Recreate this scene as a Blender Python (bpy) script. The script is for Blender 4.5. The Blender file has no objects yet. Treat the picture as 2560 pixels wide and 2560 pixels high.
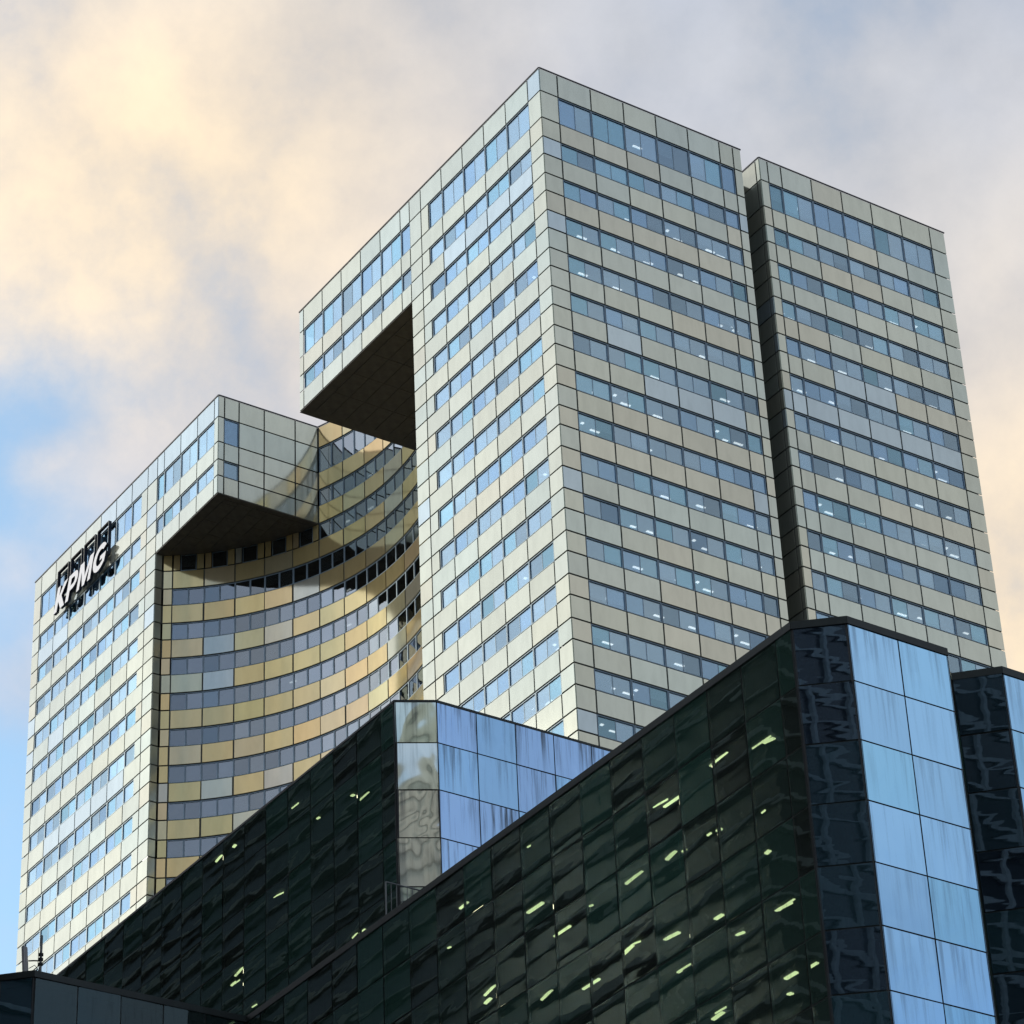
import bpy, bmesh, math, random
from mathutils import Vector, Matrix
random.seed(7)
scene = bpy.context.scene
C = scene.collection
R = math.radians

# ---------------------------------------------------------------- camera
GZ = 147.3                                   # tower roof height above the square
YAW, PITCH, ROLL = 0.9610, 0.5701, -0.0483
CAM = Vector((136.098, -99.289, GZ - 145.698))
fh = Vector((-math.sin(YAW), math.cos(YAW), 0)); up = Vector((0, 0, 1))
FW = (math.cos(PITCH) * fh + math.sin(PITCH) * up).normalized()
r_ = FW.cross(up).normalized(); u_ = r_.cross(FW)
RX = math.cos(ROLL) * r_ + math.sin(ROLL) * u_
UY = -math.sin(ROLL) * r_ + math.cos(ROLL) * u_
cam_d = bpy.data.cameras.new('camera'); cam = bpy.data.objects.new('camera', cam_d); C.objects.link(cam)
cam.matrix_world = Matrix((( RX.x, UY.x, -FW.x, CAM.x), (RX.y, UY.y, -FW.y, CAM.y), (RX.z, UY.z, -FW.z, CAM.z), (0, 0, 0, 1)))
F_PX = 7677.14
cam_d.sensor_width = 36.0; cam_d.lens = 36.0 * F_PX / 2560.0
cam_d.clip_start = 0.5; cam_d.clip_end = 6000
scene.camera = cam

def view_dir(px, py):                         # a direction in the sky, from its place in the 2560 px frame
    return (FW + RX * ((px - 1280) / F_PX) - UY * ((py - 1280) / F_PX)).normalized()

# ---------------------------------------------------------------- sun, sky, exposure
SUN_AZ = Vector((-0.80, -0.60, 0)).normalized(); SUN_EL = R(20.8)
sun_d = bpy.data.lights.new('sun', 'SUN'); sun_d.energy = 1.1; sun_d.angle = R(12); sun_d.color = (1.0, 0.91, 0.76)
sun = bpy.data.objects.new('sun', sun_d); C.objects.link(sun)
SUN_DIR = (SUN_AZ * math.cos(SUN_EL) + up * math.sin(SUN_EL)).normalized()
sun.rotation_euler = (-SUN_DIR).to_track_quat('-Z', 'Y').to_euler()

world = bpy.data.worlds.new('World'); scene.world = world; world.use_nodes = True
nt = world.node_tree; nt.nodes.clear()

class NB:                                     # tiny node-building helper
    def __init__(s, nt): s.nt = nt
    def n(s, t, **k):
        x = s.nt.nodes.new(t)
        for a, b in k.items(): setattr(x, a, b)
        return x
    def l(s, a, b): s.nt.links.new(a, b)
    def put(s, sock, v):
        if hasattr(v, 'is_output') or hasattr(v, 'links'): s.l(v, sock)
        else: sock.default_value = v
    def math(s, op, a, b=0.0, c=0.0, clamp=False):
        x = s.n('ShaderNodeMath', operation=op, use_clamp=clamp)
        for i, v in enumerate((a, b, c)): s.put(x.inputs[i], v)
        return x.outputs[0]
    def vmath(s, op, a, b=(0, 0, 0)):
        x = s.n('ShaderNodeVectorMath', operation=op); s.put(x.inputs[0], a)
        if op == 'SCALE': s.put(x.inputs['Scale'], b)
        else: s.put(x.inputs[1], b)
        return x.outputs['Value'] if op in ('DOT_PRODUCT', 'LENGTH') else x.outputs[0]
    def mix(s, f, a, b, mode='MIX'):
        x = s.n('ShaderNodeMix', data_type='RGBA', blend_type=mode); s.put(x.inputs[0], f)
        for i, v in ((6, a), (7, b)):
            if isinstance(v, tuple) and len(v) == 3: v = (*v, 1)
            s.put(x.inputs[i], v)
        return x.outputs[2]
    def noise(s, vec, scale, detail=4.0, rough=.55, dist=0.0):
        x = s.n('ShaderNodeTexNoise'); s.put(x.inputs['Vector'], vec)
        x.inputs['Scale'].default_value = scale; x.inputs['Detail'].default_value = detail
        x.inputs['Roughness'].default_value = rough; x.inputs['Distortion'].default_value = dist
        return x
    def smooth(s, v, a, b, lo=0.0, hi=1.0):
        x = s.n('ShaderNodeMapRange', interpolation_type='SMOOTHSTEP'); s.put(x.inputs['Value'], v)
        x.inputs['From Min'].default_value = a; x.inputs['From Max'].default_value = b
        x.inputs['To Min'].default_value = lo; x.inputs['To Max'].default_value = hi
        return x.outputs[0]

nb = NB(nt)
tc = nb.n('ShaderNodeTexCoord'); D = tc.outputs['Generated']
sky = nb.n('ShaderNodeTexSky', sky_type='NISHITA', sun_disc=False)
sky.sun_elevation = SUN_EL; sky.sun_rotation = math.atan2(SUN_AZ.x, SUN_AZ.y)
sky.air_density = 1.0; sky.dust_density = 1.2; sky.ozone_density = 1.5
warp = nb.noise(D, 5.0, 3.0, .5)
Dw = nb.vmath('NORMALIZE', nb.vmath('ADD', D, nb.vmath('SCALE', nb.vmath('SUBTRACT', warp.outputs['Color'], (.5, .5, .5)), 0.055)))
def blob(px, py, deg):
    d = view_dir(px, py); k = 2.0 / R(deg) ** 2
    dot = nb.vmath('DOT_PRODUCT', Dw, tuple(d))
    return nb.math('EXPONENT', nb.math('MULTIPLY', nb.math('SUBTRACT', dot, 1.0), k))
big = nb.noise(nb.vmath('ADD', D, (3.1, 1.7, .4)), 2.6, 6.0, .55).outputs['Fac']
fine = nb.noise(nb.vmath('ADD', D, (.7, 5.2, 2.4)), 10.0, 8.0, .60).outputs['Fac']
blue = nb.math('ADD', blob(-60, 1270, 3.0), blob(-150, 2250, 5.0))
for (bx_, by_, bd_) in ((250, 1190, 1.3), (40, 1440, .8), (30, 1760, 1.1), (90, 1180, .7)):
    blue = nb.math('SUBTRACT', blue, nb.math('MULTIPLY', blob(bx_, by_, bd_), .34))
cover = nb.math('ADD', nb.math('MULTIPLY', big, .45), nb.math('MULTIPLY', fine, .54))
cover = nb.math('SUBTRACT', nb.math('ADD', cover, .155), nb.math('MULTIPLY', blue, .30))
cover = nb.math('SUBTRACT', cover, nb.math('MULTIPLY', blob(1960, 250, 3.2), .05))
mask = nb.smooth(cover, .36, .66, 0.0, 0.96)
warm = nb.math('ADD', nb.math('MULTIPLY', blob(60, 420, 6.2), .82), nb.math('MULTIPLY', blob(2720, 1500, 5.6), 1.05))
warm = nb.math('ADD', warm, nb.math('MULTIPLY', blob(700, 380, 4.0), .38))
warm = nb.math('ADD', warm, nb.math('MULTIPLY', nb.smooth(big, .45, .75), .16))
warm = nb.math('ADD', warm, nb.smooth(nb.vmath('DOT_PRODUCT', D, tuple(SUN_DIR)), .55, 1.0, 0.0, .22))
warm = nb.math('MULTIPLY', warm, nb.smooth(fine, .2, .75, .55, 1.2), clamp=True)
shade = nb.smooth(fine, .25, .75, .86, 1.12)
sdot = nb.vmath('DOT_PRODUCT', D, tuple(SUN_DIR))
toward = nb.math('ADD', nb.smooth(sdot, -.75, .35, .92, 1.0), nb.smooth(sdot, .45, 1.0, 0.0, .68))      # the cloud deck is brighter toward the sun
shade = nb.math('MULTIPLY', shade, toward)
cool = nb.mix(nb.smooth(big, .35, .7), (4.6, 5.4, 7.1), (5.8, 6.2, 7.0))
ccol = nb.mix(warm, cool, (10.4, 8.5, 6.1))
ccol = nb.vmath('SCALE', ccol, shade)
out = nb.mix(mask, nb.vmath('MULTIPLY', sky.outputs['Color'], (2.7, 2.95, 2.75)), ccol)
bg = nb.n('ShaderNodeBackground'); nb.l(out, bg.inputs['Color']); bg.inputs['Strength'].default_value = 0.1
wo = nb.n('ShaderNodeOutputWorld'); nb.l(bg.outputs[0], wo.inputs[0])

vs = scene.view_settings
vs.view_transform = 'Standard'; vs.look = 'None'; vs.exposure = 0.0; vs.gamma = 1.0; vs.use_curve_mapping = False
cy = scene.cycles
cy.use_denoising = True; cy.max_bounces = 8; cy.glossy_bounces = 4; cy.transmission_bounces = 4; cy.transparent_max_bounces = 10
cy.diffuse_bounces = 3; cy.sample_clamp_indirect = 4.0; cy.caustics_reflective = True; cy.caustics_refractive = False

# ---------------------------------------------------------------- materials
def mat(name):
    m = bpy.data.materials.new(name); m.use_nodes = True
    m.node_tree.nodes.clear(); b = NB(m.node_tree); o = b.n('ShaderNodeOutputMaterial')
    return m, b, o
def simple(name, col, rough=.6, metal=0.0, var=.15, scale=1.5):
    m, b, o = mat(name)
    t = b.n('ShaderNodeTexCoord'); f = b.noise(t.outputs['Object'], scale, 5).outputs['Fac']
    p = b.n('ShaderNodeBsdfPrincipled')
    lo = tuple(c * (1 - var) for c in col); hi = tuple(min(1, c * (1 + var)) for c in col)
    b.l(b.mix(b.smooth(f, .3, .7), lo, hi), p.inputs['Base Color'])
    p.inputs['Roughness'].default_value = rough; p.inputs['Metallic'].default_value = metal
    b.l(p.outputs[0], o.inputs[0]); return m
def emitter(name, col, strength):
    m, b, o = mat(name); e = b.n('ShaderNodeEmission'); e.inputs[0].default_value = (*col, 1); e.inputs[1].default_value = strength
    b.l(e.outputs[0], o.inputs[0]); m.cycles.emission_sampling = 'NONE'; return m
def local_vec(b, mul=100.0):                  # object coordinates shifted by the object's own random number
    t = b.n('ShaderNodeTexCoord'); i = b.n('ShaderNodeObjectInfo')
    sh = b.vmath('SCALE', (1.0, .37, .71), b.math('MULTIPLY', i.outputs['Random'], mul))
    return b.vmath('ADD', t.outputs['Object'], sh), i, t

def panel_material():                         # champagne mirror-coated spandrel glass, tint per panel
    m, b, o = mat('champagne_panel')
    v, i, t = local_vec(b)
    soil = b.smooth(b.noise(b.vmath('MULTIPLY', v, (1.2, 1.2, .35)), 1.3, 6, .6).outputs['Fac'], .35, .75, 1.0, .90)
    col = b.vmath('SCALE', i.outputs['Color'], soil)
    bump = b.n('ShaderNodeBump'); bump.inputs['Strength'].default_value = .10; bump.inputs['Distance'].default_value = .02
    b.l(b.noise(v, .45, 2, .5).outputs['Fac'], bump.inputs['Height'])
    p = b.n('ShaderNodeBsdfPrincipled'); b.l(col, p.inputs['Base Color']); p.inputs['Metallic'].default_value = .62
    p.inputs['Roughness'].default_value = .09; b.l(bump.outputs[0], p.inputs['Normal'])
    b.l(p.outputs[0], o.inputs[0]); return m
def pane_material(name, tint, through, lo, hi, bstr=.06, bscale=.8):
    m, b, o = mat(name)
    v, i, t = local_vec(b)
    bump = b.n('ShaderNodeBump'); bump.inputs['Strength'].default_value = bstr; bump.inputs['Distance'].default_value = .03
    b.l(b.noise(v, bscale, 2, .5).outputs['Fac'], bump.inputs['Height'])
    g = b.n('ShaderNodeBsdfGlossy'); g.inputs['Roughness'].default_value = .015
    b.l(b.vmath('MULTIPLY', i.outputs['Color'], tint), g.inputs['Color'])
    b.l(bump.outputs[0], g.inputs['Normal'])
    tr = b.n('ShaderNodeBsdfTransparent'); tr.inputs[0].default_value = (*through, 1)
    lw = b.n('ShaderNodeLayerWeight'); lw.inputs['Blend'].default_value = .35
    f = b.math('ADD', b.math('MULTIPLY', lw.outputs['Facing'], hi - lo), lo, clamp=True)
    mx = b.n('ShaderNodeMixShader'); b.l(f, mx.inputs[0]); b.l(tr.outputs[0], mx.inputs[1]); b.l(g.outputs[0], mx.inputs[2])
    b.l(mx.outputs[0], o.inputs[0]); return m
def dark_glass_material(name='dark_rippled_glass', refl=.30, ripple=.0075, tint=(.52, .64, .62), lo=(.058, .072, .062), hi=(.042, .105, .080)):   # old tinted glass; its diffuse body paints in the lit rooms behind
    m, b, o = mat(name)
    v, i, t = local_vec(b)
    w = b.vmath('MULTIPLY', v, (.55, .55, 1.9))
    h = b.math('ADD', b.noise(w, .42, 1.5, .45, .5).outputs['Fac'], b.math('MULTIPLY', b.noise(w, 1.6, 1.0, .5).outputs['Fac'], .07))
    bump = b.n('ShaderNodeBump'); bump.inputs['Strength'].default_value = 1.0; bump.inputs['Distance'].default_value = ripple
    b.l(h, bump.inputs['Height'])
    dirt = b.smooth(b.noise(b.vmath('MULTIPLY', v, (5, 5, .5)), 1.0, 6, .65).outputs['Fac'], .5, .85)
    g = b.n('ShaderNodeBsdfGlossy'); g.inputs['Roughness'].default_value = .01; g.inputs['Color'].default_value = (*tint, 1)
    b.l(bump.outputs[0], g.inputs['Normal'])
    rf = b.n('ShaderNodeBsdfRefraction'); rf.inputs['IOR'].default_value = 1.12; rf.inputs['Roughness'].default_value = 0.0
    rf.inputs['Color'].default_value = (.42, .56, .42, 1); b.l(bump.outputs[0], rf.inputs['Normal'])
    mx = b.n('ShaderNodeMixShader'); mx.inputs[0].default_value = refl
    b.l(rf.outputs[0], mx.inputs[1]); b.l(g.outputs[0], mx.inputs[2])
    rnd = b.math('FRACT', b.math('MULTIPLY', i.outputs['Random'], 13.7))
    df = b.n('ShaderNodeBsdfDiffuse'); b.l(b.mix(rnd, lo, hi), df.inputs[0])
    mx2 = b.n('ShaderNodeMixShader'); b.l(b.math('ADD', b.math('MULTIPLY', dirt, .35), b.math('ADD', b.math('MULTIPLY', rnd, .28), .21)), mx2.inputs[0])
    b.l(mx.outputs[0], mx2.inputs[1]); b.l(df.outputs[0], mx2.inputs[2])
    b.l(mx2.outputs[0], o.inputs[0]); return m
def blue_mirror_material(name='stained_blue_mirror', tint=(.35, .645, .97), ripple=.03, stain=.72, wave=.5):   # opaque mirror glass with run-off stains
    m, b, o = mat(name)
    v, i, t = local_vec(b)
    sep = b.n('ShaderNodeSeparateXYZ'); b.l(t.outputs['Object'], sep.inputs[0])
    runs = b.noise(b.vmath('MULTIPLY', v, (1.0, 1.0, .045)), 3.4, 6, .62).outputs['Fac']
    top = b.smooth(b.math('ADD', sep.outputs['Z'], b.math('MULTIPLY', b.noise(b.vmath('MULTIPLY', v, (3, 3, .1)), 2.0, 3).outputs['Fac'], 1.6)), .2, 3.4, .18, 1.0)
    st = b.math('MULTIPLY', b.smooth(runs, .44, .70), top)
    st = b.math('MULTIPLY', st, b.smooth(b.math('FRACT', b.math('MULTIPLY', i.outputs['Random'], 7.3)), 0.0, 1.0, .55, 1.15), clamp=True)
    bump = b.n('ShaderNodeBump'); bump.inputs['Strength'].default_value = .5; bump.inputs['Distance'].default_value = ripple
    b.l(b.noise(b.vmath('MULTIPLY', v, (1, 1, .6)), wave, 2, .45, .8).outputs['Fac'], bump.inputs['Height'])
    g = b.n('ShaderNodeBsdfGlossy'); g.inputs['Roughness'].default_value = .03
    b.l(b.vmath('MULTIPLY', i.outputs['Color'], tint), g.inputs['Color']); b.l(bump.outputs[0], g.inputs['Normal'])
    df = b.n('ShaderNodeBsdfPrincipled'); df.inputs['Base Color'].default_value = (.045, .055, .065, 1); df.inputs['Roughness'].default_value = .5
    mx = b.n('ShaderNodeMixShader'); b.l(b.math('MULTIPLY', st, stain), mx.inputs[0]); b.l(g.outputs[0], mx.inputs[1]); b.l(df.outputs[0], mx.inputs[2])
    b.l(mx.outputs[0], o.inputs[0]); return m

M = dict(
    panel=panel_material(),
    pane=pane_material('blue_window_glass', (.60, .82, .97), (.80, .85, .88), .22, 1.08),
    curved_pane=pane_material('grey_window_glass', (.60, .66, .70), (.52, .56, .58), .34, .95, .12),
    frame=simple('blue_grey_aluminium', (.20, .27, .32), .4, .5),
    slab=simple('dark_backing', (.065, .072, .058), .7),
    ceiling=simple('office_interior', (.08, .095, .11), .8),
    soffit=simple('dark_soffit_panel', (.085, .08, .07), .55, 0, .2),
    coping=simple('dark_bronze_coping', (.05, .052, .05), .45, .6),
    blind=simple('pale_window_blind', (.78, .79, .78), .8, 0, .05),
    lamp=emitter('office_tube', (1.0, .97, .90), 2.4),
    lamp2=emitter('old_office_tube', (1.0, .98, .62), 3.0),
    white=simple('white_sign_paint', (.90, .91, .92), .35, 0, .02),
    navy=simple('navy_sign_metal', (.012, .018, .035), .4, .2),
    dglass=dark_glass_material(), nglass=dark_glass_material('navy_corner_glass', .50, .0045, (.50, .72, .95), (.035, .055, .085), (.035, .085, .10)),
    tglass=dark_glass_material('dim_reflection_glass', .13, .004, (.5, .68, .70), (.045, .075, .080), (.055, .070, .070)), bmirror=blue_mirror_material(stain=.40), smirror=blue_mirror_material('streaked_blue_mirror', (.38, .62, .95), .03, .95), gmirror=blue_mirror_material('rippled_grey_mirror', (.80, .86, .82), .11, .6, .3),  # teal glass copy, dulled and toned to imitate a dark reflection
    joint=simple('black_gasket', (.006, .008, .008), .6), bcoping=simple('black_green_coping', (.02, .028, .026), .5, .3),
    roof=simple('roof_membrane', (.12, .12, .12), .9), steel=simple('galvanised_steel', (.16, .17, .17), .45, .8),
    antenna=simple('antenna_plastic', (.42, .42, .41), .5, 0, .08), ground=simple('asphalt', (.05, .05, .052), .85, 0, .25, .2),
    stone=simple('pale_stone', (.40, .39, .35), .8, 0, .25, .25), darkband=simple('dark_facade_band', (.30, .32, .30), .6),
    darkwin=simple('black_window_strip', (.02, .025, .027), .25),
)

# ---------------------------------------------------------------- mesh helpers
def mesh_from(name, verts, faces, m, smooth=False):
    me = bpy.data.meshes.new(name); me.from_pydata(verts, [], faces); me.materials.append(m)
    if smooth: me.polygons.foreach_set('use_smooth', [True] * len(me.polygons))
    me.update(); return me
def box_data(x0, x1, y0, y1, z0, z1):
    v = [(x0, y0, z0), (x1, y0, z0), (x1, y1, z0), (x0, y1, z0), (x0, y0, z1), (x1, y0, z1), (x1, y1, z1), (x0, y1, z1)]
    f = [(0, 3, 2, 1), (4, 5, 6, 7), (0, 1, 5, 4), (1, 2, 6, 5), (2, 3, 7, 6), (3, 0, 4, 7)]
    return v, f
CACHE = {}
def box(name, x0, x1, y0, y1, z0, z1, m):
    k = ('b', round(x0, 3), round(x1, 3), round(y0, 3), round(y1, 3), round(z0, 3), round(z1, 3), m.name)
    if k not in CACHE: CACHE[k] = mesh_from(name, *box_data(x0, x1, y0, y1, z0, z1), m)
    return CACHE[k]
def obj(name, me, parent=None, loc=(0, 0, 0), rz=0.0, color=None):
    o = bpy.data.objects.new(name, me); C.objects.link(o); o.parent = parent
    o.location = loc; o.rotation_euler = (0, 0, rz)
    if color: o.color = (*color, 1)
    return o
def tag(o, label=None, cat=None, group=None, kind=None):
    if label: o['label'] = label
    if cat: o['category'] = cat
    if group: o['group'] = group
    if kind: o['kind'] = kind
    return o
def empty(name, loc=(0, 0, 0)):
    o = bpy.data.objects.new(name, None); C.objects.link(o); o.location = loc; return o
def prism(name, poly, z0, z1, m):
    n = len(poly); v = [(x, y, z0) for x, y in poly] + [(x, y, z1) for x, y in poly]
    f = [tuple(reversed(range(n))), tuple(range(n, 2 * n))] + [(i, (i + 1) % n, n + (i + 1) % n, n + i) for i in range(n)]
    return mesh_from(name, v, f, m)
def frame_mesh(w, h, bars, t=.055, d0=.10, d1=.24, m=None):
    """A window frame ring with upright bars at the given places: one connected grid with real depth."""
    k = ('f', round(w, 3), round(h, 3), tuple(round(b, 3) for b in bars), m.name)
    if k in CACHE: return CACHE[k]
    xs = [0, t]
    for b in bars: xs += [b - t * .5, b + t * .5]
    xs += [w - t, w]; zs = [0, t, h - t, h]
    holes = {(i, 1) for i in range(1, len(xs) - 2, 2)}
    v = []; f = []
    nx, nz = len(xs), len(zs)
    for d in (d0, d1):
        for z in zs:
            for x in xs: v.append((x, d, z))
    idx = lambda i, j, s: s * nx * nz + j * nx + i
    solid = {(i, j) for i in range(nx - 1) for j in range(nz - 1)} - holes
    for (i, j) in solid:
        f.append((idx(i, j, 0), idx(i + 1, j, 0), idx(i + 1, j + 1, 0), idx(i, j + 1, 0)))
        f.append((idx(i, j, 1), idx(i, j + 1, 1), idx(i + 1, j + 1, 1), idx(i + 1, j, 1)))
        for (di, dj, a, b_) in ((-1, 0, (i, j + 1), (i, j)), (1, 0, (i + 1, j), (i + 1, j + 1)), (0, -1, (i, j), (i + 1, j)), (0, 1, (i + 1, j + 1), (i, j + 1))):
            if (i + di, j + dj) not in solid:
                f.append((idx(*b_, 0), idx(*a, 0), idx(*a, 1), idx(*b_, 1)))
    CACHE[k] = mesh_from('window_frame', v, f, m); return CACHE[k]

# ---------------------------------------------------------------- ground
g = obj('ground', mesh_from('ground', [(-3000, -3000, 0), (3000, -3000, 0), (3000, 3000, 0), (-3000, 3000, 0)], [(0, 1, 2, 3)], M['ground']))
tag(g, kind='structure')

# ---------------------------------------------------------------- the pale tower
PP, TT, SS, HH = 2.077, 2.465, 1.7275, 3.3
def rz_(k):
    if k == 0: return GZ
    if k == 1: return GZ - PP
    if k == 2: return GZ - PP - TT
    k -= 2
    return GZ - PP - TT - (k // 2) * HH - (k % 2) * SS
MOD = 2.9065
XR, XL = -17.66, -58.01                       # inner edges of the two wings
XBOX_R, XBOX_L = -34.19, -47.40               # ends of the two bridging boxes
XEND, YEND = -81.49, 37.99
SLOT0, SLOT1, SLOTD = 18.15, 19.84, 3.2
CCX, CCY, CR = -39.20, -11.39, 22.386         # the scooped-out cylinder
A0 = math.asin((XL - CCX) / CR)               # angle from +Y at the left end (negative)
A1 = -A0                                      # and at the hidden right end
RXR = 25.6                                    # the hidden right half is a little wider
def cpt(a, r): return (CCX + (r if a < 0 else r + RXR - CR) * math.sin(a), CCY + r * math.cos(a))
def arc(a0, a1, r, n): return [cpt(a0 + (a1 - a0) * i / n, r) for i in range(n + 1)]
LAST = 38
tower = tag(empty('office_tower', (0, 0, 0)), 'tall pale champagne glass office tower with scooped curved facade and two bridging boxes', 'building')

TINTS = [(.73, .755, .62), (.71, .75, .635), (.755, .735, .58), (.74, .75, .60), (.63, .745, .77), (.685, .75, .65)]
def tint_run(state, p_change=.45):
    if state.get('k') is None or random.random() < p_change:
        state['k'] = random.choices(range(6), (30, 24, 14, 16, 6, 18))[0]
    t = TINTS[state['k']]; j = random.uniform(.93, 1.06)
    return tuple(min(1, c * j) for c in t)
JW = .062
def window_unit(P, u0, u1, z0, z1, place, rz, lit=0.0, blindp=.18, mat_pane='pane', nb_=None):
    w, h = u1 - u0 - .03, z1 - z0 - .05
    n = 2 if w > 1.9 else 1
    if nb_: n = nb_
    bars = [w * i / n for i in range(1, n)]
    obj('window_frame', frame_mesh(w, h, [], d0=.045, m=M['frame']), P, place(u0 + .015, 0, z0 + .025), rz)
    for b in bars: obj('mullion', box('mullion', -.022, .022, .098, .17, .055, h - .055, M['frame']), P, place(u0 + .015 + b, 0, z0 + .025), rz)
    blind_all = random.random() < blindp * .6
    for i in range(n):
        a = .058 if i == 0 else bars[i - 1] + .024; b = w - .058 if i == n - 1 else bars[i] - .024
        wb = b - a; hb = h - .14
        v = random.choice([random.uniform(.90, 1.03)] * 4 + [.70]); tn = random.choice([(1, 1, 1), (1, 1, 1), (.88, 1.04, 1.04), (1.03, 1, .98), (.86, .92, 1.0)])
        o = obj('window_pane', box('window_pane', 0, wb, .112, .142, 0, hb, M[mat_pane]), P, place(u0 + .015 + a, 0, z0 + .095), rz, tuple(min(1, v * c) for c in tn))
        o.rotation_euler[0] = random.gauss(0, .0012); o.rotation_euler[2] += random.gauss(0, .0012)
        if blind_all or random.random() < blindp * .5:
            drop = random.choice([.55, .72, .78, .78, .9, 1.0]) * hb
            obj('window_blind', box('window_blind', .01, wb - .01, .20, .215, hb - round(drop, 2), hb, M['blind']), P, place(u0 + .015 + a, 0, z0 + .095), rz)
    if random.random() < lit:
        uu = u0 + (u1 - u0) * random.choice([.78, .80, .76, .30]); L = random.choice([.45, .75, .8, .8])
        dep = random.choice([1.3, 1.45, 1.55])
        obj('ceiling_light', box('ceiling_light', -L / 2, L / 2, dep, dep + .16, -.05, 0, M['lamp']), P, place(uu, 0, z1 - .012), rz)
        if random.random() < .3:
            obj('ceiling_light', box('ceiling_light', -.10, .10, .9, 1.1, -.06, 0, M['lamp']), P, place(u0 + (u1 - u0) * .36, 0, z1 - .012), rz)

def planar(name, label, O, rz, cols, rows, solid_rows=(), litfn=None, blindp=.18, tintmul=(1, 1, 1)):
    """cols: (u0, u1, kind); kind 's' solid, 'w' window, ('l',f)/('r',f) window on the left/right part only."""
    P = empty(name, (0, 0, 0)); P.parent = tower
    if label: P['label'] = label
    cz, sz = math.cos(rz), math.sin(rz)
    def place(u, d, z): return (O[0] + u * cz - d * sz, O[1] + u * sz + d * cz, z)
    def solid(u0, u1, z0, z1, st):
        t = tint_run(st); t = tuple(a * b for a, b in zip(t, tintmul))
        o = obj('facade_panel', box('facade_panel', JW, u1 - u0 - JW, 0, .05, JW, z1 - z0 - JW, M['panel']), P, place(u0, 0, z0), rz, t)
        o.rotation_euler[0] = random.gauss(0, .0012); o.rotation_euler[2] += random.gauss(0, .0008)
    for k in rows:
        z1, z0 = rz_(k), rz_(k + 1); st = {}
        for (u0, u1, kind) in cols:
            if k % 2 == 0 or kind == 's' or k in solid_rows: solid(u0, u1, z0, z1, st)
            elif kind == 'w': window_unit(P, u0, u1, z0, z1, place, rz, litfn(k) if litfn else 0, blindp)
            else:
                side, f = kind; w = (u1 - u0) * f
                if side == 'l':
                    window_unit(P, u0, u0 + w, z0, z1, place, rz, litfn(k) if litfn else 0, blindp, nb_=1); solid(u0 + w, u1, z0, z1, st)
                else:
                    solid(u0, u1 - w, z0, z1, st); window_unit(P, u1 - w, u1, z0, z1, place, rz, litfn(k) if litfn else 0, blindp, nb_=1)
    return P
def cum(u, items):
    out = []
    for w, k in items: out.append((u, u + w, k)); u += w
    return out
ROWS_HI, ROWS = range(0, 5), range(0, LAST)
litA = lambda k: .0 if k < 4 else .28
litB = lambda k: {1: .3, 3: .0, 5: .85, 7: .8, 9: .4, 11: .3, 13: .55, 15: .7, 19: .25, 21: .75}.get(k, .55)
# front: right wing + its bridging box, left wing + its bridging box
planar('facade', 'broad pale wing facade right of the scoop', (0, 0), 0, cum(XR, [(1.592, 's'), (MOD, ('r', .64))] + [(MOD, 'w')] * 4 + [(1.536, 's')]), ROWS, litfn=litA, blindp=.26)
planar('facade', 'front of the higher bridging box', (0, 0), 0, cum(XBOX_R, [(.676, 's')] + [(MOD, 'w')] * 5 + [(1.3215, 'w')]), ROWS_HI, litfn=lambda k: 0, blindp=.25)
planar('facade', 'narrow pale wing facade carrying the sign', (0, 0), 0, cum(XEND, [(1.411, 's')] + [(MOD, 'w')] * 6 + [(MOD, ('l', .62)), (1.7235, 's')]), range(0, 30), litfn=lambda k: .06, blindp=.30)
planar('facade', 'front of the lower-looking bridging box', (0, 0), 0, cum(XL, [(1.2145, 'w')] + [(MOD, 'w')] * 3 + [(.676, 's')]), ROWS_HI, litfn=lambda k: 0, blindp=.2)
# side of the far bridging box, mostly blank panels
planar('facade', 'blank greenish side of the bridging box with two small windows', (XBOX_L, 0), R(90), [(0, .58, 's'), (.58, 1.94, 'w'), (1.94, 4.32, 's'), (4.32, 7.27, 's'), (7.27, 9.44, 's')], ROWS_HI, litfn=None, blindp=0)
planar('facade', 'narrow dark reveal beside the scoop', (XL, 0), R(90), [(0, .70, 's')], range(5, LAST))
# right-hand side in two halves with the slot between
planar('facade', 'shaded side facade before the dark slot', (0, 0), R(90), cum(0, [(1.566, 's')] + [(MOD, 'w')] * 5 + [(1.27, 'w'), (.7815, 's')]), ROWS, litfn=litB, blindp=.36)
planar('facade', 'shaded side facade beyond the dark slot', (0, 0), R(90), cum(SLOT1, [(.78, 's'), (1.27, 'w')] + [(MOD, 'w')] * 5 + [(1.5675, 's')]), range(0, LAST), litfn=litB, blindp=.36)
planar('facade', 'dark inner wall of the slot', (0, SLOT1), 0, [(-SLOTD, -.46, 's'), (-.46, 0, 's')], ROWS, solid_rows=set(range(99)), tintmul=(.8, .8, .78))

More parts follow.
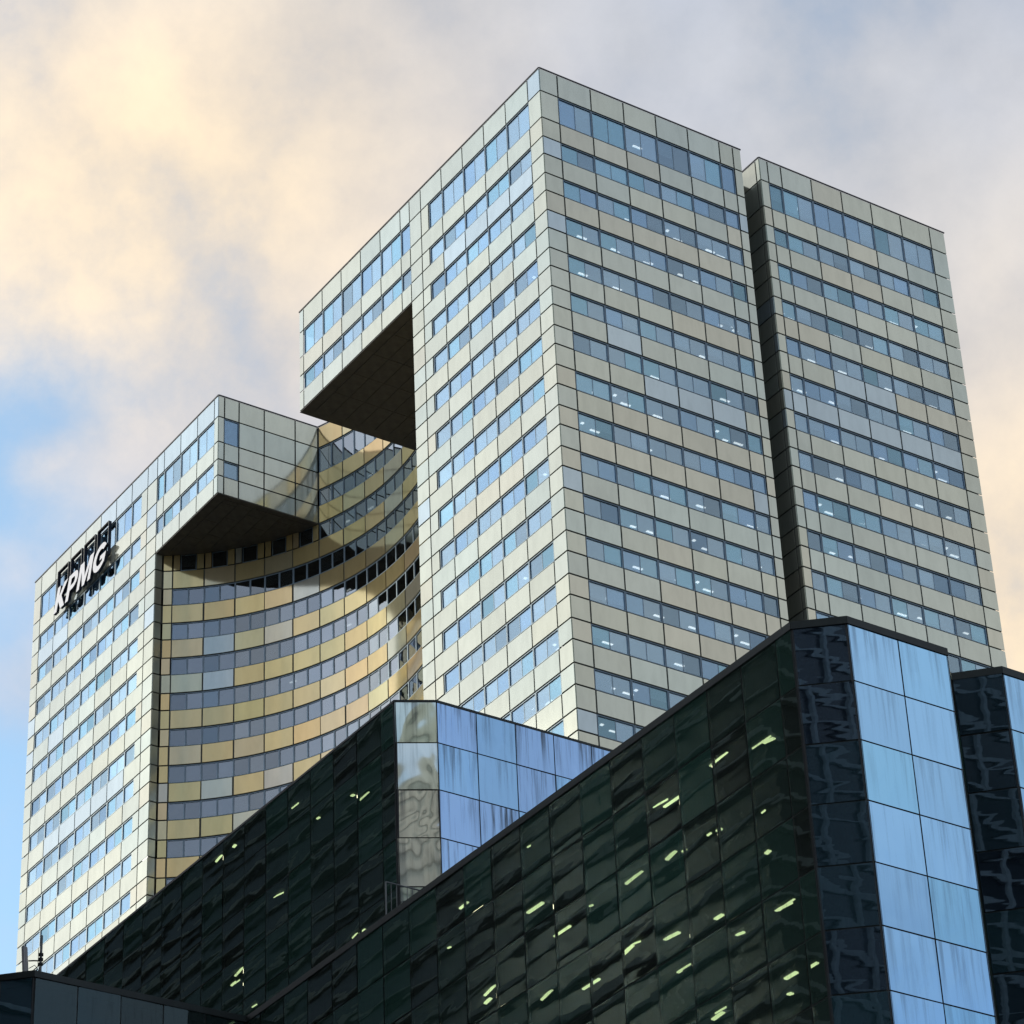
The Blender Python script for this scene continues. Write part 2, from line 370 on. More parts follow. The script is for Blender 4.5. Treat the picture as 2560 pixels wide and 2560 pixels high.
# the scooped facade
P = empty('curved_facade', (0, 0, 0)); P.parent = tower; P['label'] = 'golden concave facade scooped into the tower front'
joints = [A0 + .0005, R(-55.08)] + [R(-55.08) + R(6.75) * i for i in range(1, 16)] + [A1]
def curved(a0, a1, h, r0, r1, m, n=6, pad=JW):
    """A panel bent to the curve, in coordinates about the cylinder's axis; front face kept apart so that it shades smoothly."""
    pa = pad / CR; A = [a0 + pa + (a1 - a0 - 2 * pa) * i / n for i in range(n + 1)]
    pt = lambda a, r: (cpt(a, r)[0] - CCX, cpt(a, r)[1] - CCY)
    v = []; f = []
    for z in (pad, h - pad):
        for a in A: v.append((*pt(a, r0), z))
    q = n + 1
    for i in range(n): f.append((i, i + 1, q + i + 1, q + i))
    o = len(v); loop = [(*pt(a, r0), pad) for a in A] + [(*pt(a, r1), pad) for a in reversed(A)]; L = len(loop)
    v += loop + [(x, y, h - pad) for x, y, z in loop]
    f += [(o + i, o + L + i, o + L + (i + 1) % L, o + (i + 1) % L) for i in range(n, L)]
    f += [(o + i, o + L - 1 - i, o + L - 2 - i, o + i + 1) for i in range(n)] + [(o + L + i, o + L + i + 1, o + 2 * L - 2 - i, o + 2 * L - 1 - i) for i in range(n)]
    me = mesh_from('curved_panel', v, f, m)
    for p_ in me.polygons: p_.use_smooth = p_.index < n
    return me
def cplace(a, r, z): return (*cpt(a, r), z)
def curved_window(a0, a1, z0, z1, lit, single=False):
    # two flat panes per bay, set on the curve like the real glazing
    am = [a0, a1] if single else [a0, (a0 + a1) / 2, a1]
    bl = random.random() < .26
    for i in range(len(am) - 1):
        p0, p1 = Vector(cpt(am[i], CR)), Vector(cpt(am[i + 1], CR)); w = (p1 - p0).length; ang = math.atan2(p1.y - p0.y, p1.x - p0.x)
        ca, sa = math.cos(ang), math.sin(ang)
        pl = lambda u, d, z: (p0.x + u * ca - d * sa, p0.y + u * sa + d * ca, z)
        h = z1 - z0 - .05
        obj('window_frame', frame_mesh(w - .012, h, [], t=.055, d0=.08, d1=.22, m=M['frame']), P, pl(.006, 0, z0 + .025), ang)
        v = random.uniform(.8, 1.06)
        o = obj('window_pane', box('window_pane', 0, w - .125, .13, .16, 0, h - .11, M['curved_pane']), P, pl(.06, 0, z0 + .08), ang, (v, v, v))
        o.rotation_euler[0] = random.gauss(0, .003); o.rotation_euler[2] += random.gauss(0, .003)
        if bl or random.random() < .16:
            drop = round(random.choice([.6, .72, .78, 1.0]) * (h - .11), 2)
            obj('window_blind', box('window_blind', .01, w - .135, .25, .265, h - .11 - drop, h - .11, M['blind']), P, pl(.06, 0, z0 + .08), ang)
        if i == 1 and random.random() < lit:
            obj('ceiling_light', box('ceiling_light', -.3, .3, 1.2, 1.33, -.07, 0, M['lamp']), P, pl(w * .45, 0, z1 - .012), ang)
for k in range(0, LAST):
    z1, z0 = rz_(k), rz_(k + 1); st = {}
    for c in range(len(joints) - 1):
        a0, a1 = joints[c], joints[c + 1]
        mid = cpt((a0 + a1) / 2, CR)[0]
        inside_box = k < 5 and (mid < XBOX_L or mid > XBOX_R)
        if inside_box:
            if not (k < 5 and a1 > math.asin((XBOX_L - CCX) / CR) and a0 < math.asin((XBOX_L - CCX) / CR)) and not (a0 < math.asin((XBOX_R - CCX) / RXR) < a1): continue
        b0 = max(a0, math.asin((XBOX_L - CCX) / CR) + .003) if k < 5 else a0
        b1 = a1
        def csolid(s0, s1):
            t = tint_run(st, .5); refl_gold = random.choices(((1.16, .89, .51), (1.10, .90, .64), (.98, .91, .86)), (68, 24, 8))[0]  # gold multiplier paints doubled reflections into the curved panels' colour
            t = tuple(min(1, a_ * b_ * random.uniform(.93, 1.0)) for a_, b_ in zip(t, refl_gold))
            obj('facade_panel', curved(s0, s1, z1 - z0, CR, CR + .05, M['panel']), P, (CCX, CCY, z0), random.gauss(0, .0006), t)
        if b1 - b0 < .02: continue
        if k % 2 == 0 or c == 0 or c == len(joints) - 2: csolid(b0, b1)
        elif k == 5 and mid < XBOX_L + 1:
            q = (b1 - b0); csolid(b0, b0 + q * .24); curved_window(b0 + q * .24, b0 + q * .74, z0, z1, 0, True); csolid(b0 + q * .74, b1)
        else: curved_window(b0, b1, z0, z1, .22)

# floor slabs, core, soffits, roof
IN = .062
def plan(hi, ins):
    e = ins; r = CR + ins
    aL = math.asin((XL - e - CCX) / r); aR = math.asin((XR + e - CCX) / (r + RXR - CR))
    if hi:
        sub = [(-e, e), (XBOX_R + e, e)]
        aBR = math.asin((XBOX_R + e - CCX) / (r + RXR - CR)); aBL = math.asin((XBOX_L - e - CCX) / r)
        sub += arc(aBR, aBL, r, 14) + [(XBOX_L - e, e)]
    else:
        sub = [(-e, e), (XR + e, e)] + arc(aR, 0.0, r, 20)[:-1] + arc(0.0, aL, r, 20) + [(XL - e, e)]
    sub += [(XEND + e, e), (XEND + e, YEND - e), (-e, YEND - e), (-e, SLOT1 + e), (-SLOTD - e, SLOT1 + e), (-SLOTD - e, SLOT0 - e), (-e, SLOT0 - e)]
    return sub[::-1]
slab_me = {}
def slab(k):
    hi = k < 5; top, bot = rz_(k), rz_(k + 1)
    key = (hi, round(top - bot, 3))
    if key not in slab_me:
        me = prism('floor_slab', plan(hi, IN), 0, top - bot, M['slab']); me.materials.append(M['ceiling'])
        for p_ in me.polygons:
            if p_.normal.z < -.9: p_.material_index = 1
        slab_me[key] = me
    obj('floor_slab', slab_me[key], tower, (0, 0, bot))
for k in range(0, LAST, 2): slab(k)
for (x0, x1, y0, y1) in ((-77.0, -7.6, 15.5, 33.8), (-77.0, -62.5, 4.2, 15.498), (-13.5, -4.2, 4.2, 15.498)):
    obj('core', box('core', x0, x1, y0, y1, rz_(LAST), GZ - .4, M['ceiling']), tower)
for nm, bx_ in (('rear_wall', (XEND + .3, -.3, YEND - .35, YEND - .07)), ('end_wall', (XEND + .07, XEND + .298, .3, YEND - .07))):
    obj(nm, box(nm, *bx_, rz_(LAST), GZ - .05, M['panel']), tower, color=(.68, .72, .62))
# solid returns behind the corner panels and slot edges
obj('corner_return', box('corner_return', -1.45, -.09, YEND - 1.5, YEND - .36, rz_(LAST), GZ - .06, M['slab']), tower)
obj('corner_return', box('corner_return', XEND + .3, XEND + 1.3, .09, 1.2, rz_(LAST), GZ - .06, M['slab']), tower)
obj('corner_return', box('corner_return', -1.3, -.09, .09, 1.3, rz_(LAST), GZ - .06, M['slab']), tower)
obj('corner_return', box('corner_return', -SLOTD, -.09, SLOT1 + .09, SLOT1 + .6, rz_(LAST), GZ - .06, M['slab']), tower)
obj('corner_return', box('corner_return', -SLOTD, -.09, SLOT0 - .6, SLOT0 - .07, rz_(LAST), GZ - .06, M['slab']), tower)
obj('corner_return', box('corner_return', -SLOTD - .5, -SLOTD - .07, SLOT0 - .6, SLOT1 + .6, rz_(LAST), GZ - .06, M['slab']), tower)
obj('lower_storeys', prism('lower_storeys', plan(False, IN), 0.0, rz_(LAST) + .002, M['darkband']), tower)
# soffits with a border strip and recessed lining boards
def soffit(x0, x1, label):
    zb = rz_(5)
    r = CR - .02
    y1 = lambda x: CCY + math.sqrt(max(0.0, r * r - ((x - CCX) * (1.0 if x < CCX else CR / RXR)) ** 2))
    n = 12; xs = [x0 + (x1 - x0) * i / n for i in range(n + 1)]
    poly = [(x0, .03), (x1, .03)] + [(x, y1(x)) for x in reversed(xs)]
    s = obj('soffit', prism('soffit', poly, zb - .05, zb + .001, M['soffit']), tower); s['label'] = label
    y = .95; 
    while y < 9.4:
        xa, xb = x0 + .9, x1 - .5
        # keep each board inside the curved outline
        lim = math.sqrt(max(0.0, (r - .25) ** 2 - (y + .66 - CCY) ** 2))
        xa = max(xa, CCX - lim); xb = min(xb, CCX + lim * RXR / CR)
        x = xa
        while x < xb - .3:
            w = min(2.9, xb - x)
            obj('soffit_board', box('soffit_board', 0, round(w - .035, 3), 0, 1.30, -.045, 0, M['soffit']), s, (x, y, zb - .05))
            x += 2.9
        y += 1.335
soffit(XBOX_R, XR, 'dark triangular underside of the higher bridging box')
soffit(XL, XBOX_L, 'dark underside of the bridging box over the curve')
# roof edge copings
def bar(name, parent, a, b, w, h, m, z=0.0):
    a = Vector(a); b = Vector(b); d = b - a; L = d.length; ang = math.atan2(d.y, d.x)
    return obj(name, box(name, 0, round(L, 3), -w, 0.02, 0, h, m), parent, (a.x, a.y, a.z + z), ang)
cop = lambda a, b: bar('coping', tower, (*a, GZ - .02), (*b, GZ - .02), .05, .10, M['coping'])
cop((XBOX_R, 0), (0, 0)); cop((XEND, 0), (XBOX_L, 0)); cop((0.0, .025), (0, SLOT0)); cop((0, SLOT1), (0, YEND)); cop((XBOX_L, .025), (XBOX_L, 9.44)); cop((-SLOTD, SLOT1), (-.03, SLOT1))
aa0 = math.asin((XBOX_L - CCX) / CR); aa1 = math.asin((XBOX_R - CCX) / RXR)
pts = arc(aa0, aa1, CR, 8)
for i in range(8): cop(pts[i], pts[i + 1])

# thin roof guard rails
def tube(name, pts, rad, m, parent=None, seg=6):
    v = []; f = []; n = len(pts); P_ = [Vector(p) for p in pts]
    for i, p in enumerate(P_):
        d = (P_[min(i + 1, n - 1)] - P_[max(i - 1, 0)]).normalized()
        s = d.cross(Vector((0, 0, 1))); s = s.normalized() if s.length > 1e-4 else Vector((1, 0, 0)); t = d.cross(s)
        for j in range(seg):
            a = 2 * math.pi * j / seg; v.append(tuple(p + rad * (math.cos(a) * s + math.sin(a) * t)))
    for i in range(n - 1):
        for j in range(seg):
            f.append((i * seg + j, i * seg + (j + 1) % seg, (i + 1) * seg + (j + 1) % seg, (i + 1) * seg + j))
    f.append(tuple(range(seg))); f.append(tuple(range((n - 1) * seg, n * seg))[::-1])
    return obj(name, mesh_from(name, v, f, m), parent)
rr = empty('roof_rail', (XBOX_L - .4, .3, GZ)); tag(rr, 'thin steel guard rail along the top of the far bridging box', 'railing')
tube('top_rail', [(0, 0, .02), (0, .05, .42), (0, 6.3, .42), (0, 6.6, .02)], .018, M['steel'], rr)
for i in range(5): tube('rail_post', [(0, .3 + 1.45 * i, -.02), (0, .3 + 1.45 * i, .41)], .014, M['steel'], rr)

# ---------------------------------------------------------------- the sign
sgn = empty('building_sign', (-71.0, 0, 141)); tag(sgn, 'white slanted letters over four dark square outlines near the top of the far wing', 'sign')
def ring(w, h, t, d):
    v = []; f = []
    for y in (0, d):
        v += [(0, y, 0), (w, y, 0), (w, y, h), (0, y, h), (t, y, t), (w - t, y, t), (w - t, y, h - t), (t, y, h - t)]
    for i in range(4):
        j = (i + 1) % 4
        f += [(i, j, 4 + j, 4 + i), (8 + j, 8 + i, 12 + i, 12 + j), (j, i, 8 + i, 8 + j), (4 + i, 4 + j, 12 + j, 12 + i)]
    return mesh_from('sign_frame', v, f, M['navy'])
rm = ring(2.12, 3.40, .095, .26); rl = ring(2.12, 3.40, .045, .03); rl.materials.clear(); rl.materials.append(M['steel'])
for x in (-75.52, -72.95, -70.38, -67.83):
    o = obj('sign_frame', rm, sgn, (x + 70.48, -.34, 1.0)); obj('edge_trim', rl, o, (0, -.034, 0))
    for (bx_, bz) in ((.35, .4), (1.7, .4), (.35, 2.9), (1.7, 2.9)): obj('mounting_arm', box('mounting_arm', -.03, .03, 0, .09, -.03, .03, M['navy']), o, (bx_, .25, bz))
def arcp(cx, cz, rx, rz, a0, a1, n): return [(cx + rx * math.cos(R(a0 + (a1 - a0) * i / n)), cz + rz * math.sin(R(a0 + (a1 - a0) * i / n))) for i in range(n + 1)]
LET = {
    'K': ([(0, 0), (.46, 0), (.46, .78), (1.02, 0), (1.60, 0), (.86, 1.06), (1.56, 2.0), (1.02, 2.0), (.46, 1.22), (.46, 2.0), (0, 2.0)], [], 1.62),
    'P': ([(0, 0), (.46, 0), (.46, .72)] + [(.75, .72)] + arcp(.85, 1.36, .66, .64, -90, 90, 10) + [(0, 2.0)], [[(.46, 1.10), (.46, 1.62)] + arcp(.80, 1.36, .26, .26, 90, -90, 8)], 1.55),
    'M': ([(0, 0), (.42, 0), (.42, 1.30), (.86, 0), (1.20, 0), (1.64, 1.30), (1.64, 0), (2.06, 0), (2.06, 2.0), (1.46, 2.0), (1.03, .72), (.60, 2.0), (0, 2.0)], [], 2.10),
    'G': (arcp(.98, 1.0, .98, 1.03, 38, 322, 22)[:] + [(1.84, .95), (1.0, .95), (1.0, 1.30), (1.40, 1.30)][:0] + [(1.80, .30), (1.86, 1.08), (1.02, 1.08), (1.02, .74), (1.42, .74), (1.42, .50)] + arcp(.98, 1.0, .52, .60, 310, 45, 18), [], 1.95),
}
SH = .36
x = -75.62 + 71.0
for ch in 'KPMG':
    outer, holes, adv = LET[ch]
    bm = bmesh.new(); es = []
    for loop in [outer] + holes:
        vs_ = [bm.verts.new((px * 1.27 + pz * SH, 0, pz * 1.18)) for px, pz in loop]
        es += [bm.edges.new((vs_[i], vs_[(i + 1) % len(vs_)])) for i in range(len(vs_))]
    bmesh.ops.triangle_fill(bm, edges=es, use_beauty=True)
    ext = bmesh.ops.extrude_face_region(bm, geom=list(bm.faces))
    bmesh.ops.translate(bm, vec=(0, .26, 0), verts=[e for e in ext['geom'] if isinstance(e, bmesh.types.BMVert)])
    bmesh.ops.recalc_face_normals(bm, faces=bm.faces)
    me = bpy.data.meshes.new('sign_letter'); bm.to_mesh(me); bm.free()
    me.materials.append(M['white']); me.materials.append(M['navy'])
    for p_ in me.polygons: p_.material_index = 0 if p_.normal.y < -.9 else 1
    obj('sign_letter', me, sgn, (x - .38, -.62, -.10)); x += adv * 1.27 + .17

# ---------------------------------------------------------------- the dark glass building in front
Z1, PH = 62.51, 2.60
NROW = 10
dark = tag(empty('glass_office_building', (58.06, -29.0, 0)), 'near dark rippled-glass office building with chamfered corner and stained blue end bays', 'building')
DO = Vector((58.06, -29.0, 0))
up2 = tag(empty('glass_office_block', (24.63, -26.53, 62.5)), 'upper dark glass block set back on the near roof with streaked blue side', 'building')
UO = Vector((24.63, -26.53, 62.5))
JD = .032
def plane_panel(w, h, m):
    k = ('q', round(w, 3), round(h, 3), m.name)
    if k not in CACHE: CACHE[k] = mesh_from('glass_panel', [(JD, 0, JD), (w - JD, 0, JD), (w - JD, 0, h - JD), (JD, 0, h - JD)], [(0, 1, 2, 3)], m)
    return CACHE[k]
def glass_facade(T, TO, name, label, a, b, joints_, rows, m, tilt=.0015, lamps=(), opaque=False, tint=None):
    """Vertical curtain wall from plan point a to b (outward on the right-hand side of a->b)."""
    a = Vector((*a, 0)); b = Vector((*b, 0)); d = (b - a).normalized(); ang = math.atan2(d.y, d.x)
    P = empty(name, (0, 0, 0)); P.parent = T
    if label: P['label'] = label
    n_in = Vector((-d.y, d.x, 0))
    pl = lambda u, dd, z: tuple(a + d * u + n_in * dd + Vector((0, 0, z)) - TO)
    for (z1, z0) in rows:
        for u0, u1 in zip(joints_[:-1], joints_[1:]):
            if opaque: me = box('glass_panel', JD, u1 - u0 - JD, 0, .03, JD, z1 - z0 - JD, m)
            else: me = plane_panel(u1 - u0, z1 - z0, m)
            j = random.uniform(.90, 1.05); t = (j, j, j)
            if tint: t = tuple(x * y for x, y in zip(tint, random.choice([(j, j, j), (j * 1.01, j, j), (.94 * j, 1.04 * j, j)])))
            o = obj('glass_panel', me, P, pl(u0, 0, z0), ang, tuple(min(1, c) for c in t))
            o.rotation_euler[0] = random.gauss(0, tilt); o.rotation_euler[2] += random.gauss(0, tilt)
        L = (b - a).length
        obj('transom', box('transom', 0, round(L, 3), .035, .12, -.055, .055, M['joint']), P, pl(0, 0, z0), ang)
    for u in joints_:
        H = rows[0][0] - rows[-1][1]
        obj('mullion', box('mullion', -.055, .055, .030, .16, 0, round(H, 3), M['joint']), P, pl(u, 0, rows[-1][1]), ang)
    for (u, z, L, dep, tl) in lamps:
        o = obj('ceiling_light', box('old_ceiling_light', -L / 2, L / 2, dep, dep + random.choice([.06, .1, .16, .22]), -.06, 0, M['lamp2']), P, pl(u, 0, z), ang)
        o.rotation_euler[1] = tl
    return P
rows1 = [(Z1 - PH * i, Z1 - PH * (i + 1)) for i in range(NROW)]
XF = 13.0
# dark front: from the inner corner at the left to the chamfer
ju = [56.60 - 55.55 + 2.2895 * 0]
xj = [56.60, 55.55]
while xj[-1] - 2.2895 > XF + .6: xj.append(xj[-1] - 2.2895)
xj.append(XF); xj = xj[::-1]
jl = [v - XF for v in xj]
# lit tubes under the storey ceilings: (metres along the front, height, length, depth into the room, tilt)
la = [(37.95, 59.48, 1.20, 0.45, -0.08), (39.92, 59.48, 1.20, 1.35, 0.00), (40.18, 59.48, 0.70, 1.48, 0.16), (33.67, 59.48, 1.00, 0.75, 0.08), (34.06, 59.48, 1.20, 1.16, 0.00), (36.95, 56.88, 0.25, 1.09, -0.08), (36.45, 56.88, 0.25, 0.99, 0.00), (39.09, 56.88, 0.25, 1.95, -0.08), (34.19, 56.88, 0.70, 0.60, -0.20), (34.78, 56.88, 0.25, 0.93, -0.08), (31.78, 56.88, 1.20, 0.45, -0.08), (22.92, 59.48, 1.20, 2.09, 0.00), (28.72, 56.88, 0.25, 0.45, 0.16), (41.05, 51.68, 1.00, 0.45, 0.08), (41.25, 51.68, 1.00, 0.45, -0.08), (34.77, 54.28, 0.50, 2.91, 0.00), (38.32, 51.68, 0.50, 0.45, 0.16), (31.11, 54.28, 0.70, 0.96, 0.16), (32.39, 54.28, 1.00, 2.11, 0.08), (34.75, 51.68, 0.70, 0.45, 0.00), (34.32, 51.68, 0.25, 0.45, 0.00), (17.65, 59.48, 0.25, 0.61, 0.16), (25.22, 54.28, 1.00, 0.45, -0.20), (26.89, 54.28, 1.20, 1.90, 0.00), (18.49, 56.88, 0.50, 2.51, -0.20), (41.80, 49.08, 0.50, 1.16, 0.00), (40.64, 49.08, 0.70, 0.92, 0.00), (39.27, 49.08, 0.25, 2.27, 0.16), (36.75, 49.08, 0.70, 0.45, 0.00), (36.27, 49.08, 0.70, 0.68, -0.08), (30.48, 54.28, 0.70, 1.01, -0.20), (19.69, 56.88, 1.20, 1.72, -0.20), (23.48, 62.08, 0.25, 1.37, 0.08), (26.05, 56.88, 1.20, 0.90, 0.00), (17.08, 62.08, 0.70, 2.36, -0.08), (40.39, 54.28, 0.25, 0.45, -0.20)]
glass_facade(dark, DO, 'glass_facade', 'long dark rippled front with lit tubes behind the glass', (XF, -30.65), (56.60, -30.65), jl, rows1, M['dglass'], .004, la)
cl = (Vector((58.06, -29.0)) - Vector((56.60, -30.65))).length
glass_facade(dark, DO, 'glass_facade', 'dark chamfered corner strip', (56.60, -30.65), (58.06, -29.0), [0, cl], rows1, M['nglass'], .004)
glass_facade(dark, DO, 'glass_facade', 'pale blue end bay of two panel columns', (58.06, -29.0), (58.06, -23.85), [0, 2.575, 5.15], rows1, M['bmirror'], .002, opaque=True, tint=(1, 1, 1))
glass_facade(dark, DO, 'glass_facade', None, (58.06, -23.85), (56.60, -22.36), [0, 2.08], rows1, M['dglass'], .004)
glass_facade(dark, DO, 'glass_facade', 'second dark chamfer at the right frame edge', (56.60, -22.36), (58.06, -20.93), [0, 2.043], rows1, M['nglass'], .004)
glass_facade(dark, DO, 'glass_facade', 'blue bay cut by the right frame edge', (58.06, -20.93), (58.06, -10.6), [0, 2.58, 5.16, 7.74, 10.32], rows1, M['bmirror'], .002, opaque=True, tint=(1, 1, 1))
YL = -42.14
glass_facade(dark, DO, 'glass_facade', 'stained side of the projecting corner at lower left, dark reflection toned in', (XF, YL), (XF, -30.65), [0, 2.298, 4.596, 6.894, 9.19, 11.49], rows1[:4], M['tglass'], .004)
glass_facade(dark, DO, 'glass_facade', 'dark chamfer at the lower left corner', (XF - 1.3, YL - 1.3), (XF, YL), [0, 1.838], rows1[:4], M['nglass'], .006)
glass_facade(dark, DO, 'glass_facade', None, (-20.0, YL - 1.3), (XF - 1.3, YL - 1.3), [i * 2.269 for i in range(15)], rows1[:3], M['dglass'], .004)
poly1 = [(56.60, -30.65), (58.06, -29.0), (58.06, -23.85), (56.60, -22.36), (58.06, -20.93), (58.06, -10.6), (-20, -10.6), (-20, YL - 1.3), (XF - 1.3, YL - 1.3), (XF, YL), (XF, -30.65)]
def inset(poly, d):
    n = len(poly); out = []
    for i in range(n):
        p0, p1, p2 = (Vector(poly[(i + j) % n]) for j in (-1, 0, 1))
        d1 = (p1 - p0).normalized(); d2 = (p2 - p1).normalized()
        n1 = Vector((-d1.y, d1.x)); n2 = Vector((-d2.y, d2.x))
        k = n1 + n2; k = k / max(.2, k.dot(n1)) if k.length > 1e-6 else n1
        out.append(tuple(p1 + k * d))
    return out
def shells(T, TO, poly, rows, top, base, cores, backs):
    loc = [(x - TO.x, y - TO.y) for x, y in poly]
    ip = inset(loc, .17)
    me = prism('floor_slab', ip, -.30, .10, M['slab']); me.materials.append(M['ceiling'])
    for p_ in me.polygons:
        if p_.normal.z < -.9: p_.material_index = 1
    for (z1, z0) in rows: obj('floor_slab', me, T, (0, 0, z1 - TO.z - .12))
    for (x0, x1, y0, y1) in backs: obj('rear_wall', box('rear_wall', x0 - TO.x, x1 - TO.x, y0 - TO.y, y1 - TO.y, base - TO.z, top - .2 - TO.z, M['darkwin']), T)
    for (x0, x1, y0, y1) in cores: obj('core', box('core', x0 - TO.x, x1 - TO.x, y0 - TO.y, y1 - TO.y, base - TO.z, top - .2 - TO.z, M['slab']), T)
shells(dark, DO, poly1, rows1, Z1, 0, ((-16, 52.5, -26.8, -14), (-16, 9.0, -39.5, -26.802)), ((-20, 57.9, -10.7, -10.4), (-20.1, -19.9, YL - 1.2, -10.702)))
obj('lower_storeys', prism('lower_storeys', [(x - DO.x, y - DO.y) for x, y in inset(poly1, .06)], 0, rows1[-1][1] - .05, M['darkwin']), dark)
obj('roof', prism('roof', [(x - DO.x, y - DO.y) for x, y in inset(poly1, .2)], Z1 - .1, Z1 + .04, M['roof']), dark)
def coping_run(T, TO, pts, z, h, over, m):
    for a, b in zip(pts[:-1], pts[1:]):
        a = Vector(a); b = Vector(b); d = (b - a).normalized(); L = (b - a).length; ang = math.atan2(d.y, d.x)
        obj('coping', box('coping', -.012, round(L, 3) + .012, -over, .45, 0, h, m), T, (a.x - TO.x, a.y - TO.y, z - TO.z), ang)
coping_run(dark, DO, [(-20, YL - 1.3), (XF - 1.3, YL - 1.3), (XF, YL), (XF, -30.65), (56.60, -30.65), (58.06, -29.0), (58.06, -23.85)], Z1 - .04, .33, .05, M['bcoping'])
coping_run(dark, DO, [(56.60, -22.36), (58.06, -20.93), (58.06, -10.6)], Z1 - .04, .33, .05, M['bcoping'])

# upper block
ZU = 75.945
rowsU = [(ZU, 73.66)] + [(73.66 - PH * i, 73.66 - PH * (i + 1)) for i in range(4)] + [(63.26, 62.55)]
UL, UR = (23.60, -28.37), (24.63, -26.53)
XU = -20.0
xj = [23.60, 22.30]
while xj[-1] - 2.295 > XU + .6: xj.append(xj[-1] - 2.295)
xj.append(XU); xj = xj[::-1]
lu = [(38.75, 73.23, 1.00, 1.63, -0.08), (35.60, 73.23, 0.25, 0.45, 0.08), (32.39, 75.51, 0.70, 1.26, 0.00), (26.80, 75.51, 0.25, 0.45, -0.20), (25.14, 75.51, 0.70, 0.45, -0.20), (27.61, 68.03, 1.20, 0.45, -0.20), (25.93, 68.03, 0.50, 1.24, -0.08), (26.23, 68.03, 0.50, 1.37, 0.00), (29.14, 65.43, 0.50, 0.45, 0.08), (39.36, 65.43, 0.50, 0.76, -0.08), (38.79, 65.43, 0.50, 0.66, -0.20), (38.58, 73.23, 0.25, 0.79, 0.16), (31.51, 70.63, 1.20, 0.45, 0.16)]
glass_facade(up2, UO, 'glass_facade', 'long black rippled front of the upper block', (XU, -28.37), UL, [v - XU for v in xj], rowsU, M['dglass'], .004, lu)
glass_facade(up2, UO, 'glass_facade', 'pale mottled chamfer mirroring a stone building', UL, UR, [0, (Vector(UR) - Vector(UL)).length], rowsU, M['gmirror'], .004, opaque=True, tint=(1, 1, 1))
glass_facade(up2, UO, 'glass_facade', 'blue side with dark vertical run-off streaks', UR, (24.63, -12.55), [2.33 * i for i in range(7)], rowsU, M['smirror'], .002, opaque=True, tint=(.92, .94, 1))
polyU = [UL, UR, (24.63, -12.55), (XU, -12.55), (XU, -28.37)]
shells(up2, UO, polyU, rowsU, ZU, 62.55, ((-17, 20.5, -24.8, -15),), ((XU, 24.5, -12.7, -12.5), (XU - .1, XU + .1, -28.2, -12.702)))
obj('roof', prism('roof', [(x - UO.x, y - UO.y) for x, y in inset(polyU, .2)], ZU - .12 - UO.z, ZU + .02 - UO.z, M['roof']), up2)
coping_run(up2, UO, [(XU, -28.37), UL, UR, (24.63, -12.55)], ZU - .02, .13, .03, M['bcoping'])

# ---------------------------------------------------------------- roof furniture
fen = empty('balustrade', (24.45, -29.6, 62.55)); tag(fen, 'grey steel balustrade with upright bars at the foot of the upper block', 'railing')
tube('handrail', [(0, 0, 2.92), (0, 3.0, 2.92)], .035, M['steel'], fen)
tube('bottom_rail', [(0, 0, .9), (0, 3.0, .9)], .03, M['steel'], fen)
for i in range(11):
    tube('baluster', [(0, .3 * i, 0), (0, .3 * i, 2.92)], .04 if i == 0 else .018, M['steel'], fen)
hr = empty('parapet_handrail', (30.25, -30.5, Z1 + .28)); tag(hr, 'low dark handrail on the near parapet beside the balustrade', 'railing')
tube('handrail', [(0, 0, 0), (0, 0, .16), (3.3, 0, .16), (3.3, 0, 0)], .03, M['bcoping'], hr)
for i in range(1, 3): tube('rail_post', [(1.1 * i, 0, 0), (1.1 * i, 0, .15)], .022, M['bcoping'], hr)
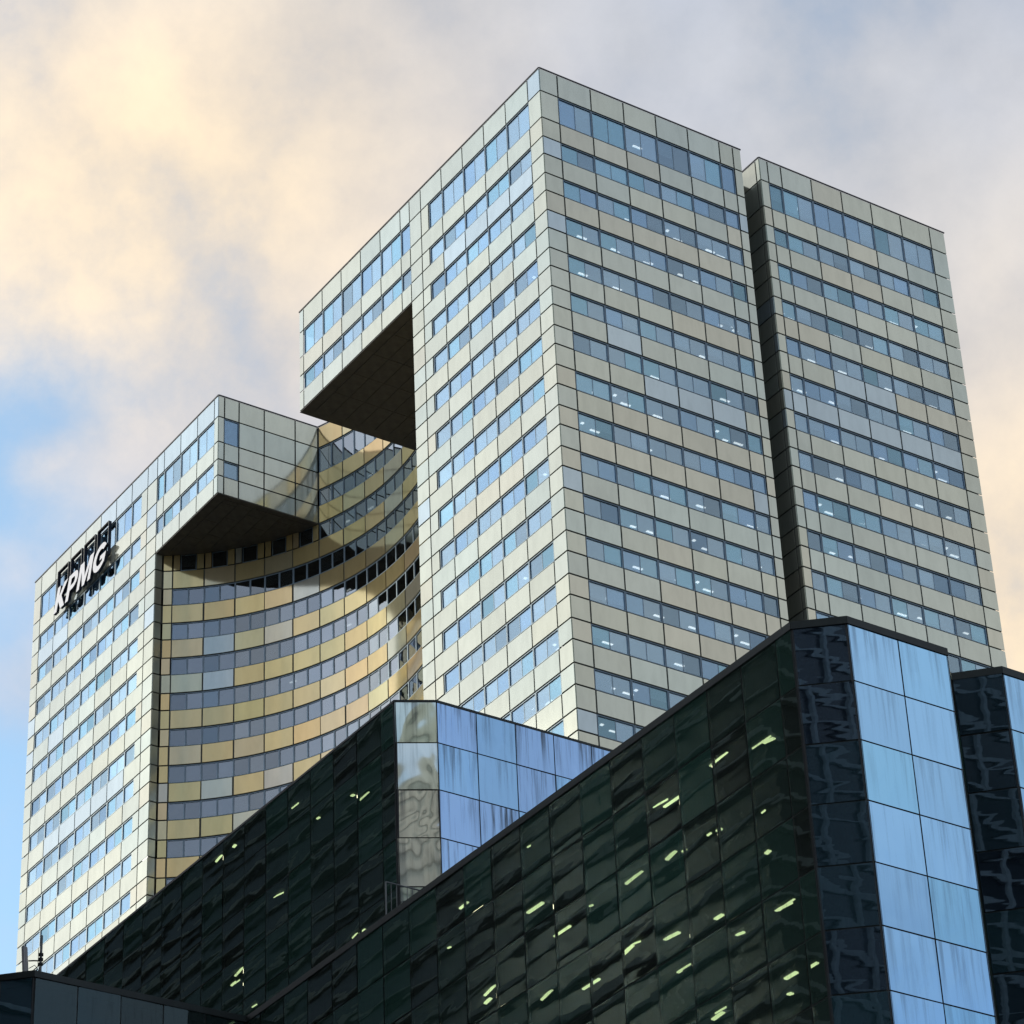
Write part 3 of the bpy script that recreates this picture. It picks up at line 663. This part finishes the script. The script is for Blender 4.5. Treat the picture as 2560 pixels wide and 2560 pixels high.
# mast with panel antenna on the lower-left corner roof
am = empty('antenna_mast', (12.26, -41.50, Z1 + .04)); tag(am, 'dark pole with grey panel antenna on the lower left roof corner', 'antenna')
tube('pole', [(0, 0, 0), (0, 0, 2.5)], .062, M['steel'], am, 10)
for z in (1.0, 1.25, 1.5): tube('pole_clamp', [(0, 0, z - .06), (0, 0, z + .06)], .12, M['joint'], am, 10)
tube('bracket', [(-.02, -.02, 1.18), (-.22, -.26, 1.22), (-.42, -.44, 1.25)], .035, M['joint'], am)
tube('cable', [(0, .04, .2), (-.12, -.05, .75), (-.22, -.2, 1.0), (-.4, -.42, .85)], .018, M['joint'], am)
bm = bmesh.new(); bmesh.ops.create_cube(bm, size=1.0)
bmesh.ops.scale(bm, vec=(.20, .34, 2.0), verts=bm.verts)
bmesh.ops.bevel(bm, geom=[e for e in bm.edges], offset=.05, segments=3, affect='EDGES')
me = bpy.data.meshes.new('antenna_panel'); bm.to_mesh(me); bm.free(); me.materials.append(M['antenna'])
pa = obj('antenna_panel', me, am, (-.52, -.56, 1.05), R(35)); pa.rotation_euler[1] = R(-5)

# ---------------------------------------------------------------- neighbours that show only in the mirror glass
def banded(name, label, x0, x1, y0, y1, h, pitch, band, mb, mw, piers=True):
    T = tag(empty(name, ((x0 + x1) / 2, (y0 + y1) / 2, 0)), label, 'building')
    w, d = (x1 - x0) / 2, (y1 - y0) / 2
    obj('window_wall', box('window_wall', -w + .35, w - .35, -d + .35, d - .35, 0, h - .3, mw), T)
    me = box('floor_band', -w, w, -d, d, 0, band, mb)
    z = 2.0
    while z < h: obj('floor_band', me, T, (0, 0, z)); z += pitch
    for i in range(int(2 * w // 5.4) + 1 if piers else 0): obj('pier', box('pier', -.22, .22, 0, .5, 0, h - .5, mb), T, (-w + .8 + 5.4 * i, d - .34, 0))
banded('mirrored_slab_block', 'dark banded slab block seen only as ripples in the near glass front', -88, 22, -82, -58, 112, 1.9, .26, M['darkband'], M['darkwin'], False)
banded('mirrored_dark_tower', 'dark tower seen only mirrored in the near chamfered corners', 104, 214, -176, -136, 172, 3.6, .7, M['darkband'], M['darkwin'])
banded('mirrored_stone_tower', 'pale stone tower seen only mirrored in the upper block chamfer', 168, 200, -112, -68, 158, 3.6, 2.3, M['stone'], M['darkband'])
